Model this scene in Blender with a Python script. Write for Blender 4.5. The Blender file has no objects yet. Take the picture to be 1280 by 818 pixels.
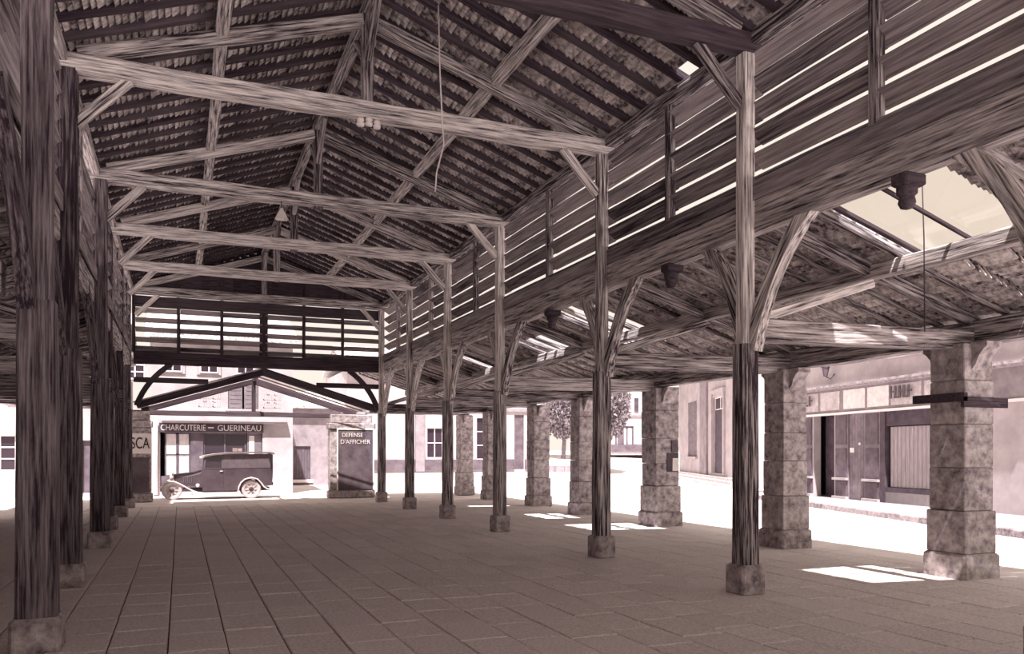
import bpy, math, random
from mathutils import Vector, Matrix, Euler
random.seed(7)
S = bpy.context.scene
COL = S.collection

# ------------------------------------------------------------------ camera, sky, sun, exposure
YAW = math.atan(415 / 1020)
CA, SA = math.cos(YAW), math.sin(YAW)
FOC, EYE, HORIZON = 1020.0, 1.75, 565.0
cam = bpy.data.cameras.new('camera'); cam.sensor_width = 36; cam.lens = FOC / 1280 * 36
cam.shift_y = (HORIZON - 409) / 1280; cam.clip_end = 600; cam.clip_start = 0.05
co = bpy.data.objects.new('camera', cam); COL.objects.link(co)
co.location = (0, 0, EYE); co.rotation_euler = (math.pi / 2, 0, -YAW)
S.camera = co

SKY = (1.0, 0.89, 0.79)
SKY_STRENGTH = 0.48
SUN_STRENGTH = 6.5
EXPOSURE = 1.1
w = bpy.data.worlds.new('sky'); S.world = w; w.use_nodes = True
bg = w.node_tree.nodes['Background']
bg.inputs[0].default_value = (*SKY, 1); bg.inputs[1].default_value = SKY_STRENGTH
sun = bpy.data.lights.new('sun', 'SUN'); sun.energy = SUN_STRENGTH; sun.angle = math.radians(0.8); sun.color = (0.99, 0.97, 1.0)
so = bpy.data.objects.new('sun', sun); COL.objects.link(so)
SUN_TO = Vector((0.2, 0.4, -0.89)).normalized()
so.rotation_euler = SUN_TO.to_track_quat('-Z', 'Y').to_euler()
so.location = (-10, -20, 40)
vs = S.view_settings
vs.view_transform = 'Standard'; vs.look = 'None'; vs.gamma = 1; vs.use_curve_mapping = False; vs.exposure = EXPOSURE
S.cycles.max_bounces = 10; S.cycles.diffuse_bounces = 5; S.cycles.transparent_max_bounces = 12
S.cycles.use_denoising = True

# ------------------------------------------------------------------ where a photograph point lies in the place
def ray(px, py):
    r = (px - 640) / FOC
    return Vector((r * CA + SA, CA - r * SA, (HORIZON - py) / FOC))
def on_y(px, py, Y):
    d = ray(px, py); k = Y / d.y
    return Vector((d.x * k, Y, EYE + d.z * k))
def ground(px, py):
    d = ray(px, py); k = -EYE / d.z
    return Vector((d.x * k, d.y * k, 0))

# ------------------------------------------------------------------ materials
def lin(v):
    v /= 255
    return v / 12.92 if v <= 0.04045 else ((v + 0.055) / 1.055) ** 2.4
def tone(v):
    a, b = (52, 40, 49), (242, 231, 227)
    return tuple(lin(a[i] + (b[i] - a[i]) * v / 255) for i in range(3)) + (1,)
MATS = {}
def new_mat(name):
    m = bpy.data.materials.new(name); m.use_nodes = True
    nt = m.node_tree; b = nt.nodes['Principled BSDF']
    b.inputs['Specular IOR Level'].default_value = 0.15
    return m, nt, b
def mottled(name, lo, hi, scale=(6, 6, 6), rough=0.9, rand=0.0, bump=0.2, detail=6, contrast=(0.3, 0.7), island=False, metal=0, spec=0.15):
    """noise between two tones; rand = difference from piece to piece"""
    m, nt, b = new_mat(name); N, L = nt.nodes, nt.links
    tc = N.new('ShaderNodeTexCoord'); mp = N.new('ShaderNodeMapping'); mp.inputs['Scale'].default_value = scale
    L.new(tc.outputs['Object'], mp.inputs[0])
    if island:
        geo0 = N.new('ShaderNodeNewGeometry'); rnd = geo0.outputs['Random Per Island']
    else:
        oi = N.new('ShaderNodeObjectInfo'); rnd = oi.outputs['Random']
    ofs = N.new('ShaderNodeVectorMath'); ofs.operation = 'ADD'
    mul = N.new('ShaderNodeMath'); mul.operation = 'MULTIPLY'; mul.inputs[1].default_value = 37.0
    L.new(rnd, mul.inputs[0]); L.new(mp.outputs[0], ofs.inputs[0]); L.new(mul.outputs[0], ofs.inputs[1])
    n = N.new('ShaderNodeTexNoise'); n.inputs['Scale'].default_value = 1; n.inputs['Detail'].default_value = detail; n.inputs['Roughness'].default_value = 0.65
    L.new(ofs.outputs[0], n.inputs['Vector'])
    fac = n.outputs['Fac']
    if rand:
        mr = N.new('ShaderNodeMapRange'); mr.inputs[3].default_value = -rand; mr.inputs[4].default_value = rand
        L.new(rnd, mr.inputs[0])
        ad = N.new('ShaderNodeMath'); ad.operation = 'ADD'; L.new(fac, ad.inputs[0]); L.new(mr.outputs[0], ad.inputs[1]); fac = ad.outputs[0]
    cr = N.new('ShaderNodeValToRGB')
    cr.color_ramp.elements[0].position = contrast[0]; cr.color_ramp.elements[0].color = tone(lo)
    cr.color_ramp.elements[1].position = contrast[1]; cr.color_ramp.elements[1].color = tone(hi)
    L.new(fac, cr.inputs[0]); L.new(cr.outputs[0], b.inputs['Base Color'])
    b.inputs['Roughness'].default_value = rough; b.inputs['Metallic'].default_value = metal; b.inputs['Specular IOR Level'].default_value = spec
    if bump:
        bp = N.new('ShaderNodeBump'); bp.inputs['Strength'].default_value = bump; bp.inputs['Distance'].default_value = 0.02
        L.new(n.outputs['Fac'], bp.inputs['Height']); L.new(bp.outputs[0], b.inputs['Normal'])
    MATS[name] = m
    return m
mottled('timber', 0, 225, (1.6, 34, 34), rand=0.07, bump=1.0, contrast=(0.4, 0.68))
mottled('timber_shaded', 0, 120, (1.6, 34, 34), rand=0.05, bump=1.0, contrast=(0.42, 0.68))  # darker copy of the timber for the left posts, shade put into the colour
mottled('timber_pale', 0, 255, (1.6, 34, 34), rand=0.07, bump=1.0, contrast=(0.36, 0.62))
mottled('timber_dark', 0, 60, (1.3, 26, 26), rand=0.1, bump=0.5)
mottled('board', 0, 165, (1.0, 30, 18), rand=0.12, bump=0.35)
mottled('tile', 20, 255, (11, 11, 11), rand=0.1, bump=0.3, island=True, contrast=(0.3, 0.7))
mottled('stone_plinth', 95, 215, (12, 12, 12), bump=0.6)
mottled('lead_dark', 5, 40, (9, 9, 9), bump=0.1)
mottled('stone', 55, 205, (7, 7, 7), rand=0.03, bump=0.6)
mottled('stone_dark', 60, 170, (7, 7, 7), rand=0.08, bump=0.6)
mottled('slab', 195, 255, (34, 34, 34), rand=0.05, bump=0.9, island=True, detail=9, contrast=(0.3, 0.6))
mottled('slab_piece', 195, 255, (34, 34, 34), rand=0.035, bump=0.9, detail=9, contrast=(0.3, 0.6))
mottled('joint', 20, 60, (20, 20, 20), bump=0.3)
mottled('road', 205, 250, (1.2, 1.2, 1.2), bump=0.15, detail=9)
mottled('paving', 120, 165, (3, 3, 3), bump=0.2)
mottled('kerb', 150, 215, (4, 4, 4), rand=0.06)
mottled('plaster', 140, 180, (1.2, 1.2, 1.2), bump=0.1, detail=8)
mottled('plaster_grey', 95, 140, (2, 2, 2), bump=0.15, detail=8)
mottled('plaster_dark', 35, 85, (2, 2, 2), bump=0.2, detail=8)
mottled('paint_white', 225, 252, (3, 3, 3), bump=0.05)
mottled('paint_grey', 70, 115, (2, 14, 3), bump=0.1)
mottled('paint_dark', 12, 50, (3, 3, 3), bump=0.05, rough=0.6)
mottled('paint_mid', 40, 80, (3, 14, 3), bump=0.1, rough=0.7)
mottled('blind', 115, 165, (22, 3, 2), bump=0.1)
mottled('curtain', 190, 240, (9, 3, 3), bump=0.1)
mottled('paper', 200, 245, (5, 5, 5), bump=0)
mottled('faded_ink', 150, 175, (9, 9, 9), bump=0)
mottled('ink', 0, 10, (5, 5, 5), bump=0)
mottled('car_paint', 18, 48, (2, 2, 2), bump=0.02, rough=0.45, spec=0.4)
mottled('car_panel', 50, 80, (5, 5, 5), bump=0.03, rough=0.6, spec=0.3)
mottled('car_fender', 205, 235, (3, 3, 3), bump=0.02, rough=0.5, spec=0.4)
mottled('tyre', 150, 195, (8, 8, 8), bump=0.1, rough=0.85)
mottled('rim', 150, 200, (8, 8, 8), bump=0.02, rough=0.5)
mottled('iron', 8, 40, (9, 9, 9), bump=0.1, rough=0.6)
mottled('enamel', 235, 255, (5, 5, 5), bump=0, rough=0.4)
mottled('leaf', 85, 120, (3, 3, 3), rand=0.05, bump=0, island=True)
mottled('bark', 50, 110, (3, 9, 9), bump=0.4)
m, nt, b = new_mat('window_glass')
b.inputs['Base Color'].default_value = tone(4); b.inputs['Roughness'].default_value = 0.12; b.inputs['Specular IOR Level'].default_value = 0.4
MATS['window_glass'] = m
m, nt, b = new_mat('clear_glass')
tr = nt.nodes.new('ShaderNodeBsdfTransparent'); tr.inputs[0].default_value = (0.94, 0.91, 0.88, 1)
gl = nt.nodes.new('ShaderNodeBsdfGlossy'); gl.inputs['Roughness'].default_value = 0.1
mx = nt.nodes.new('ShaderNodeMixShader'); mx.inputs[0].default_value = 0.05
nt.links.new(tr.outputs[0], mx.inputs[1]); nt.links.new(gl.outputs[0], mx.inputs[2])
nt.links.new(mx.outputs[0], nt.nodes['Material Output'].inputs[0])
MATS['clear_glass'] = m

# ------------------------------------------------------------------ builders
def tag(o, label=None, cat=None, group=None, kind=None):
    if label: o['label'] = label
    if cat: o['category'] = cat
    if group: o['group'] = group
    if kind: o['kind'] = kind
    return o
def empty(name, loc=(0, 0, 0), rz=0.0):
    o = bpy.data.objects.new(name, None); COL.objects.link(o)
    o.location = loc; o.rotation_euler = (0, 0, rz); o.empty_display_size = 0.2
    return o
def frame(o):
    """the object's place in the world, worked out without waiting for an update"""
    m = o.matrix_basis.copy()
    return frame(o.parent) @ m if o.parent else m
def link(name, mesh, parent=None, world=None, local=None):
    o = bpy.data.objects.new(name, mesh); COL.objects.link(o)
    if parent: o.parent = parent
    if world is not None:
        o.matrix_basis = (frame(parent).inverted() @ world) if parent else world
    elif local is not None:
        o.matrix_basis = local
    return o
def mesh_of(name, verts, faces, mat, smooth=False):
    me = bpy.data.meshes.new(name); me.from_pydata([tuple(v) for v in verts], [], faces); me.update()
    me.materials.append(MATS[mat] if isinstance(mat, str) else mat)
    if smooth:
        for p in me.polygons: p.use_smooth = True
    return me
def add_box(V, Fc, x0, x1, y0, y1, z0, z1):
    n = len(V)
    V += [Vector(p) for p in ((x0, y0, z0), (x1, y0, z0), (x1, y1, z0), (x0, y1, z0), (x0, y0, z1), (x1, y0, z1), (x1, y1, z1), (x0, y1, z1))]
    Fc += [tuple(n + i for i in f) for f in ((0, 3, 2, 1), (4, 5, 6, 7), (0, 1, 5, 4), (1, 2, 6, 5), (2, 3, 7, 6), (3, 0, 4, 7))]
def bevelled_box(V, Fc, x0, x1, y0, y1, z0, z1, b):
    """box with a chamfer round the top and upright edges (stone blocks)"""
    n = len(V)
    def ring(i, z): return [Vector(p) for p in ((x0 + b + i, y0 + i, z), (x1 - b - i, y0 + i, z), (x1 - i, y0 + b + i, z), (x1 - i, y1 - b - i, z), (x1 - b - i, y1 - i, z), (x0 + b + i, y1 - i, z), (x0 + i, y1 - b - i, z), (x0 + i, y0 + b + i, z))]
    rs = [ring(b, z0), ring(0, z0 + b), ring(0, z1 - b), ring(b, z1)]
    for r in rs: V += r
    for k in range(3):
        for i in range(8):
            j = (i + 1) % 8
            Fc.append((n + k * 8 + i, n + k * 8 + j, n + k * 8 + 8 + j, n + k * 8 + 8 + i))
    Fc.append(tuple(n + i for i in reversed(range(8)))); Fc.append(tuple(n + 24 + i for i in range(8)))
def box(name, parent, mat, x0, x1, y0, y1, z0, z1, bevel=0.0):
    """box in the parent's own frame, origin at the box's middle"""
    c = Vector(((x0 + x1) / 2, (y0 + y1) / 2, (z0 + z1) / 2)); V, Fc = [], []
    h = (abs(x1 - x0) / 2, abs(y1 - y0) / 2, abs(z1 - z0) / 2)
    if bevel: bevelled_box(V, Fc, -h[0], h[0], -h[1], h[1], -h[2], h[2], bevel)
    else: add_box(V, Fc, -h[0], h[0], -h[1], h[1], -h[2], h[2])
    return link(name, mesh_of(name, V, Fc, mat), parent, local=Matrix.Translation(c))
def axis_matrix(p0, d, up=None):
    x = d.normalized(); u = Vector(up) if up else Vector((0, 0, 1))
    if abs(x.dot(u)) > 0.99: u = Vector((0, 1, 0))
    y = u.cross(x).normalized(); z = x.cross(y)
    return Matrix(((x.x, y.x, z.x, p0[0]), (x.y, y.y, z.y, p0[1]), (x.z, y.z, z.z, p0[2]), (0, 0, 0, 1)))
def beam_mesh(name, L, wd, ht, mat, jit=0.008, seg=0.7, ch=0.018, ends=(1, 1)):
    n = max(1, int(L / seg)); V, Fc = [], []
    for k in range(n + 1):
        t = k / n; sc = ends[0] + (ends[1] - ends[0]) * t
        a, b_ = wd / 2 * sc, ht / 2 * sc; jy, jz = (random.uniform(-jit, jit), random.uniform(-jit, jit)) if 0 < k < n else (0, 0)
        for (y, z) in ((-a + ch, -b_), (a - ch, -b_), (a, -b_ + ch), (a, b_ - ch), (a - ch, b_), (-a + ch, b_), (-a, b_ - ch), (-a, -b_ + ch)):
            V.append(Vector((L * t, y + jy + random.uniform(-jit, jit) * .4, z + jz + random.uniform(-jit, jit) * .4)))
    for k in range(n):
        for i in range(8):
            j = (i + 1) % 8
            Fc.append((k * 8 + i, k * 8 + j, k * 8 + 8 + j, k * 8 + 8 + i))
    Fc.append(tuple(reversed(range(8)))); Fc.append(tuple(n * 8 + i for i in range(8)))
    return mesh_of(name, V, Fc, mat)
def beam(name, parent, p0, p1, wd, ht, mat='timber', up=None, **kw):
    p0, p1 = Vector(p0), Vector(p1); d = p1 - p0
    return link(name, beam_mesh(name, d.length, wd, ht, mat, **kw), parent, world=axis_matrix(p0, d, up))
def sweep_mesh(name, pts, wd, ht, nrm, mat, closed_ends=True, smooth=False):
    """rectangular section swept along points that lie in a plane with normal nrm; wd across the plane, ht within it"""
    nrm = Vector(nrm).normalized(); V, Fc = [], []
    pts = [Vector(p) for p in pts]
    for i, p in enumerate(pts):
        t = (pts[min(i + 1, len(pts) - 1)] - pts[max(i - 1, 0)]).normalized(); q = nrm.cross(t)
        w_ = wd[i] if isinstance(wd, (list, tuple)) else wd; h_ = ht[i] if isinstance(ht, (list, tuple)) else ht
        for a, b_ in ((-1, -1), (1, -1), (1, 1), (-1, 1)): V.append(p + nrm * (a * w_ / 2) + q * (b_ * h_ / 2))
    for k in range(len(pts) - 1):
        for i in range(4):
            j = (i + 1) % 4
            Fc.append((k * 4 + i, k * 4 + j, k * 4 + 4 + j, k * 4 + 4 + i))
    Fc.append((3, 2, 1, 0)); e = (len(pts) - 1) * 4; Fc.append((e, e + 1, e + 2, e + 3))
    return mesh_of(name, V, Fc, mat, smooth)
def curved_brace(name, parent, p0, p1, bulge, wd, ht, mat='timber', nseg=8):
    """curved timber from p0 to p1, bowing by `bulge` (a vector)"""
    p0, p1, bu = Vector(p0), Vector(p1), Vector(bulge); d = p1 - p0
    M = axis_matrix(p0, d, bu if bu.length > 1e-4 else None); Mi = M.inverted()
    pts = [Mi @ (p0 + d * (k / nseg) + bu * (4 * (k / nseg) * (1 - k / nseg))) for k in range(nseg + 1)]
    return link(name, sweep_mesh(name, pts, wd, ht, (0, 1, 0), mat), parent, world=M)
def tube_mesh(name, pts, r, mat, n=6):
    V, Fc = [], []; pts = [Vector(p) for p in pts]
    for i, p in enumerate(pts):
        t = (pts[min(i + 1, len(pts) - 1)] - pts[max(i - 1, 0)]).normalized()
        u = t.orthogonal().normalized() if i == 0 else (u - t * u.dot(t)).normalized()
        v = t.cross(u); rr = r[i] if isinstance(r, (list, tuple)) else r
        V += [p + (u * math.cos(2 * math.pi * k / n) + v * math.sin(2 * math.pi * k / n)) * rr for k in range(n)]
    for i in range(len(pts) - 1):
        for k in range(n):
            j = (k + 1) % n
            Fc.append((i * n + k, i * n + j, i * n + n + j, i * n + n + k))
    Fc.append(tuple(reversed(range(n)))); Fc.append(tuple((len(pts) - 1) * n + k for k in range(n)))
    return mesh_of(name, V, Fc, mat, True)
def lathe_mesh(name, prof, mat, n=24, axis='Z', smooth=True):
    V, Fc = [], []
    for (r, z) in prof:
        for k in range(n):
            a = 2 * math.pi * k / n; x, y = r * math.cos(a), r * math.sin(a)
            V.append(Vector((x, y, z)) if axis == 'Z' else Vector((x, z, y)))
    for i in range(len(prof) - 1):
        for k in range(n):
            j = (k + 1) % n
            f = (i * n + k, i * n + j, i * n + n + j, i * n + n + k)
            Fc.append(f if axis == 'Z' else f[::-1])
    return mesh_of(name, V, Fc, mat, smooth)
def prism_mesh(name, poly, y0, y1, mat):
    """polygon in x,z extruded from y0 to y1"""
    n = len(poly); V = [Vector((x, y0, z)) for x, z in poly] + [Vector((x, y1, z)) for x, z in poly]
    Fc = [tuple(range(n)), tuple(reversed(range(n, 2 * n)))]
    Fc += [(i, n + i, n + (i + 1) % n, (i + 1) % n) for i in range(n)]
    return mesh_of(name, V, Fc, mat)
def wall_mesh(name, x0, x1, z0, z1, th, holes, mat):
    """upright wall, front at y=0, back at y=th, with rectangular openings (x0,x1,z0,z1)"""
    xs = sorted({x0, x1, *[v for h in holes for v in h[:2]]}); zs = sorted({z0, z1, *[v for h in holes for v in h[2:]]})
    xs = [v for v in xs if x0 <= v <= x1]; zs = [v for v in zs if z0 <= v <= z1]
    V, Fc = [], []
    for i in range(len(xs) - 1):
        run = None
        for k in range(len(zs) - 1):
            cx, cz = (xs[i] + xs[i + 1]) / 2, (zs[k] + zs[k + 1]) / 2
            if any(h[0] < cx < h[1] and h[2] < cz < h[3] for h in holes): continue
            add_box(V, Fc, xs[i], xs[i + 1], 0, th, zs[k], zs[k + 1])
    return mesh_of(name, V, Fc, mat)
def lettering(name, parent, text, mat, height, width, loc, rot=(math.pi / 2, 0, 0), depth=0.012):
    cu = bpy.data.curves.new(name, 'FONT'); cu.body = text; cu.extrude = depth; cu.align_x = 'CENTER'; cu.align_y = 'CENTER'
    t = bpy.data.objects.new(name, cu); COL.objects.link(t)
    bpy.context.view_layer.update()
    me = bpy.data.meshes.new_from_object(t.evaluated_get(bpy.context.evaluated_depsgraph_get()))
    bpy.data.objects.remove(t)
    xs = [v.co.x for v in me.vertices]; ys = [v.co.y for v in me.vertices]
    sx, sy = width / (max(xs) - min(xs)), height / (max(ys) - min(ys)); cx, cy = (max(xs) + min(xs)) / 2, (max(ys) + min(ys)) / 2
    for v in me.vertices: v.co = Vector(((v.co.x - cx) * sx, (v.co.y - cy) * sy, v.co.z))
    me.materials.clear(); me.materials.append(MATS[mat])
    return link(name, me, parent, local=Matrix.LocRotScale(Vector(loc), Euler(rot), None))
ORD = ['first', 'second', 'third', 'fourth', 'fifth', 'sixth', 'seventh', 'eighth']

# ------------------------------------------------------------------ measures of the market hall
YS = [4.4, 8.29, 12.02, 16.68, 20.46, 24.28, 28.03]     # the frames, nearest first
XR, XL, XM = 6.5, -1.35, 2.575                            # the two post rows and the ridge line
Y0, YE, YP = -5.2, 28.2, 32.3                             # near end of the roof, far end wall, far edge of the porch bay
TIE_Z = 6.8
RIDGE_Z, SLOPE = 8.42, 0.36                               # underside of the rafters at the ridge
def roof_z(X): return RIDGE_Z - SLOPE * abs(X - XM)
AISLE_TOP, ASLOPE = 4.85, 0.31
def aisle_z(X): return AISLE_TOP - ASLOPE * (X - (XR + .1)) if X > XM else AISLE_TOP - ASLOPE * ((XL - .1) - X)

# ------------------------------------------------------------------ ground and floor
V, Fc = [], []
def rise(x, y):
    t = min(1, max(0, (y - 50) / 26)) * min(1, max(0, (x - 20) / 6)); return -0.05 + 1.9 * t * t * (3 - 2 * t)
gx = [-90, -50, -30, -15, -5, 5, 14, 18, 20, 22, 24, 26, 28, 32, 38, 46, 60, 90, 140]; gy = [-60, -30, -10, 10, 30, 42, 50, 54, 58, 62, 66, 70, 74, 78, 84, 100, 140, 200]
for y in gy:
    for x in gx: V.append(Vector((x, y, rise(x, y))))
nx = len(gx)
for j in range(len(gy) - 1):
    for i in range(nx - 1): Fc.append((j * nx + i, j * nx + i + 1, j * nx + nx + i + 1, j * nx + nx + i))
tag(link('street_ground', mesh_of('street_ground', V, Fc, 'road', True)), 'pale sunlit street and square around the market hall', 'ground', kind='structure')

fl = empty('floor', (0, 0, 0)); tag(fl, 'worn stone slab floor of the market hall', 'floor', kind='structure')
FX0, FX1, FY0, FY1 = -5.6, 10.95, -2.0, 28.45
box('bedding', fl, 'joint', FX0, FX1, FY0, FY1, -0.12, -0.022)
SW, SL = 0.5, 0.78
rows = []
i = 0; x = FX0
while x < FX1 - 0.05:
    x1 = min(x + SW, FX1); y = FY0 - (0.39 if i % 2 else 0) - random.uniform(0, .2)
    while y < FY1 - 0.05:
        ln = SL + random.uniform(-.12, .12); ya, yb = max(y, FY0), min(y + ln, FY1)
        if yb - ya > 0.1: rows.append((x, x1, ya, yb))
        y += ln
    x = x1; i += 1
def slab_size(r):
    cx, cy = (r[0] + r[1]) / 2, (r[2] + r[3]) / 2; d = cy * CA + cx * SA
    if d < 5: return 0
    px = 640 + FOC * (cx * CA - cy * SA) / d; py = HORIZON + FOC * EYE / d
    if not (10 < px < 1275 and py < 830): return 0
    return 1 / d
rows.sort(key=slab_size, reverse=True)
def slab_shape(V, Fc, x0, x1, y0, y1, dz):
    g, b_ = 0.006, 0.008; n = len(V); q = .008
    for (e, z) in ((g, -0.05), (g, -b_ + dz), (g + b_, dz)):
        for (X, Y) in ((x0 + e, y0 + e + q), (x1 - e, y0 + e + q), (x1 - e, y1 - e - q), (x0 + e, y1 - e - q)): V.append(Vector((X, Y, z + random.uniform(-.0015, .0015))))
    for k in range(2):
        for i in range(4):
            j = (i + 1) % 4; Fc.append((n + k * 4 + i, n + k * 4 + j, n + k * 4 + 4 + j, n + k * 4 + 4 + i))
    Fc.append((n + 8, n + 9, n + 10, n + 11))
# each slab of the nearest 300 is its own piece; its noise must not repeat, so every slab keeps floor coordinates
for r in rows[:300]:
    V, Fc = [], []; c = Vector(((r[0] + r[1]) / 2, (r[2] + r[3]) / 2, 0))
    slab_shape(V, Fc, r[0] - c.x, r[1] - c.x, r[2] - c.y, r[3] - c.y, random.uniform(-.004, .004))
    link('paving_slab', mesh_of('paving_slab', V, Fc, 'slab_piece'), fl, local=Matrix.Translation(c))
V, Fc = [], []
for r in rows[300:]: slab_shape(V, Fc, *r, random.uniform(-.004, .004))
tag(link('paving_slab_field', mesh_of('paving_slab_field', V, Fc, 'slab'), fl), kind='stuff')

# ------------------------------------------------------------------ nave roof: rafters and rows of tiles
def tile_row_mesh(L, wd, cut0=0.0, cut1=0.0, gauge=0.09):
    """tiles between two rafters seen from below, local x runs down the slope, z up"""
    V, Fc = [], []; n = int(L / gauge); cols = 1; cw = wd / cols
    for k in range(n):
        x0 = k * gauge
        if x0 < cut0 or x0 > L - cut1: continue
        for c in range(cols):
            y0 = -wd / 2 + c * cw; j = random.uniform(-.012, .012); tl = random.uniform(0.05, .085)
            a, b_ = x0 + j - 0.07, x0 + j + gauge * 1.15
            n0 = len(V)
            drop = random.uniform(0, .012)
            for (X, Z) in ((a, 0.05), (b_, 0.05 - tl), (b_, 0.05 - tl + 0.022), (a, 0.072)):
                V.append(Vector((X, y0 + .004, Z - drop))); V.append(Vector((X, y0 + cw - .004, Z - drop)))
            q = lambda i: n0 + i
            Fc += [(q(0), q(1), q(3), q(2)), (q(2), q(3), q(5), q(4)), (q(4), q(5), q(7), q(6)), (q(6), q(7), q(1), q(0)), (q(0), q(2), q(4), q(6)), (q(1), q(7), q(5), q(3))]
    # the cover tiles above close the row
    for k in range(int(L / 0.4) + 1):
        x0 = k * .4; x1 = min(x0 + .46, L)
        if x1 <= cut0 or x0 >= L - cut1: continue
        x0 = max(x0, cut0); x1 = min(x1, L - cut1 + .02)
        add_box(V, Fc, x0, x1, -wd / 2 - .04, wd / 2 + .04, 0.073 + .004 * (k % 2), 0.095 + .004 * (k % 2))
    return mesh_of('tile_row', V, Fc, 'tile')
EAVE = 0.42
half = XR - XM + EAVE; SLEN = half * math.hypot(1, SLOPE)
RSP = 0.5; RW, RH = 0.13, 0.13
nr = tag(empty('nave_roof', (XM, Y0, RIDGE_Z)), 'tiled roof of the central aisle seen from below, on close-set rafters', 'roof', kind='structure')
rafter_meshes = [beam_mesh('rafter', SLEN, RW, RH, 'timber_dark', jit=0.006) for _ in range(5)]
tile_meshes = [tile_row_mesh(SLEN, RSP - RW) for _ in range(5)]
tile_gap = tile_row_mesh(SLEN, RSP - RW, cut1=0.62)
def slope_matrix(x, y, z, sx, sl, off=0.0):
    d = Vector((sx, 0, -sl)).normalized(); M = axis_matrix((x, y, z), d)
    return M @ Matrix.Translation((0, 0, off))
k = 0; y = Y0
while y < YE + 0.4:
    for sx in (-1, 1):
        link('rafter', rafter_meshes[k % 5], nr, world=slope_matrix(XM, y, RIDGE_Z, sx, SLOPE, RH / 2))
        if y + RSP < YE + .5:
            me = tile_gap if (sx == 1 and abs(y + RSP / 2 - 9.55) < RSP / 2) else tile_meshes[(k * 2 + sx) % 5]
            tag(link('tile_row', me, nr, world=slope_matrix(XM, y + RSP / 2, RIDGE_Z, sx, SLOPE, RH - .05)), kind='stuff')
    y += RSP; k += 1
V, Fc = [], []
yy = Y0 - .05; 
while yy < YE + .5:
    add_box(V, Fc, -.16, .16, yy, yy + .43, RH + .06, RH + .1 + random.uniform(0, .01)); yy += .4
link('ridge_tile', mesh_of('ridge_tile', [v - Vector((0, Y0, 0)) for v in V], Fc, 'tile'), nr)

# long timbers of the nave
def long_beam(name, X, z, wd, ht, label, y0=Y0 + .1, y1=YE, mat='timber'):
    return tag(beam(name, None, (X, y0, z), (X, y1, z), wd, ht, mat, seg=1.2, jit=.012), label, 'beam')
long_beam('ridge_beam', XM, RIDGE_Z - .12, .16, .2, 'ridge beam running along the peak of the main roof')
long_beam('purlin', 4.6, roof_z(4.6) - .1, .17, .18, 'purlin halfway up the right slope of the main roof', mat='timber_pale')
long_beam('purlin', .55, roof_z(.55) - .1, .17, .18, 'purlin halfway up the left slope of the main roof', mat='timber_pale')
for X, sd in ((XR, 'right'), (XL, 'left')):
    long_beam('wall_plate', X + (.1 if X > 0 else -.1), roof_z(X) - .13, .2, .18, f'wall plate under the eaves above the {sd} louvred wall')
    long_beam('sill_beam', X + (.17 if X > 0 else -.19), 4.66, .2, .4, f'heavy beam carrying the {sd} louvred wall on curved braces', mat='timber')

# ------------------------------------------------------------------ trusses across the nave
def truss(i, y):
    nm = ['above the top edge of the view', 'over the nearest slender post', 'nearest of those fully in view', 'second of those fully in view', 'third of those fully in view', 'fourth of those fully in view', 'in front of the far louvred gable'][i]
    t = tag(empty('roof_truss', (XM, y, TIE_Z)), f'timber roof truss with king post, {nm}', 'truss', 'roof trusses across the hall')
    pale = 'timber_pale'
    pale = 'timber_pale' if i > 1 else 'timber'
    beam('tie_beam', t, (XL - .2, y, TIE_Z), (XR + .2, y, TIE_Z), .22, .25, pale if i > 1 else 'timber_dark', jit=.014)  # two nearest tie beams get darker timber, shade put into the colour
    beam('king_post', t, (XM, y, TIE_Z - .16), (XM, y, RIDGE_Z - .2), .17, .17, 'timber')
    for sx, X in ((1, XR), (-1, XL)):
        beam('principal_rafter', t, (X - sx * .12, y, TIE_Z + .14), (XM + sx * .08, y, RIDGE_Z - .3), .17, .19, pale)
        beam('knee_brace', t, (X - sx * .08, y, 6.02), (X - sx * .72, y, TIE_Z - .1), .11, .14, pale)
    for sy in (-1, 1):
        if (i > 0 or sy > 0) and (i < 6 or sy < 0):
            beam('ridge_brace', t, (XM, y + sy * .06, TIE_Z + .75), (XM, y + sy * .8, RIDGE_Z - .24), .1, .1, 'timber')
    return t
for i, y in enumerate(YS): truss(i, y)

# ------------------------------------------------------------------ posts
def post(i, y, X, side):
    right = side == 'right'; wl = .24 if right or i > 3 else .3; bs = .36 if right else .4; x = X
    if not right: x = -1.17 if i == 1 else (-1.5 if i > 3 else XL)
    t = tag(empty('timber_post', (x, y, 0)), '', 'post', f'timber posts of the {side} row')
    bh = .36 if right else .3
    V, Fc = [], []; bevelled_box(V, Fc, -bs / 2, bs / 2, -bs / 2, bs / 2, -.02, bh, .03)
    link('stone_base', mesh_of('stone_base', V, Fc, 'stone'), t)
    beam('lower_shaft', t, (x, y, bh), (x, y, 3.08), wl, wl, 'timber' if right else 'timber_shaded', jit=.007, ch=.025, ends=(1.06, 1))
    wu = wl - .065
    beam('upper_shaft', t, (x - (.0 if right else 0), y, 3.08), (x, y, 6.72), wu, wu, 'timber_pale' if right else 'timber_shaded', jit=.006)
    for sy in (-1, 1):
        if i == len(YS) - 1 and sy > 0: continue
        ox = .1 if right else -.1
        curved_brace('curved_brace', t, (x + ox * .6, y + sy * (wl / 2 - .03), 3.0), (x + ox * 1.5, y + sy * 1.08, 4.6), Vector((0, -sy * .55, .42)).normalized() * .19, .13, .17, 'timber_pale' if right else 'timber_shaded')
    if i == 0: lab = f'timber post beyond the {side} edge of the view, its curved brace reaching in'
    elif right: lab = f'slender timber post on a stone block, {ORD[i-1]} from the camera in the right row'
    else: lab = f'stout dark timber post, {ORD[i-1]} from the camera along the left side'
    t['label'] = lab
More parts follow.
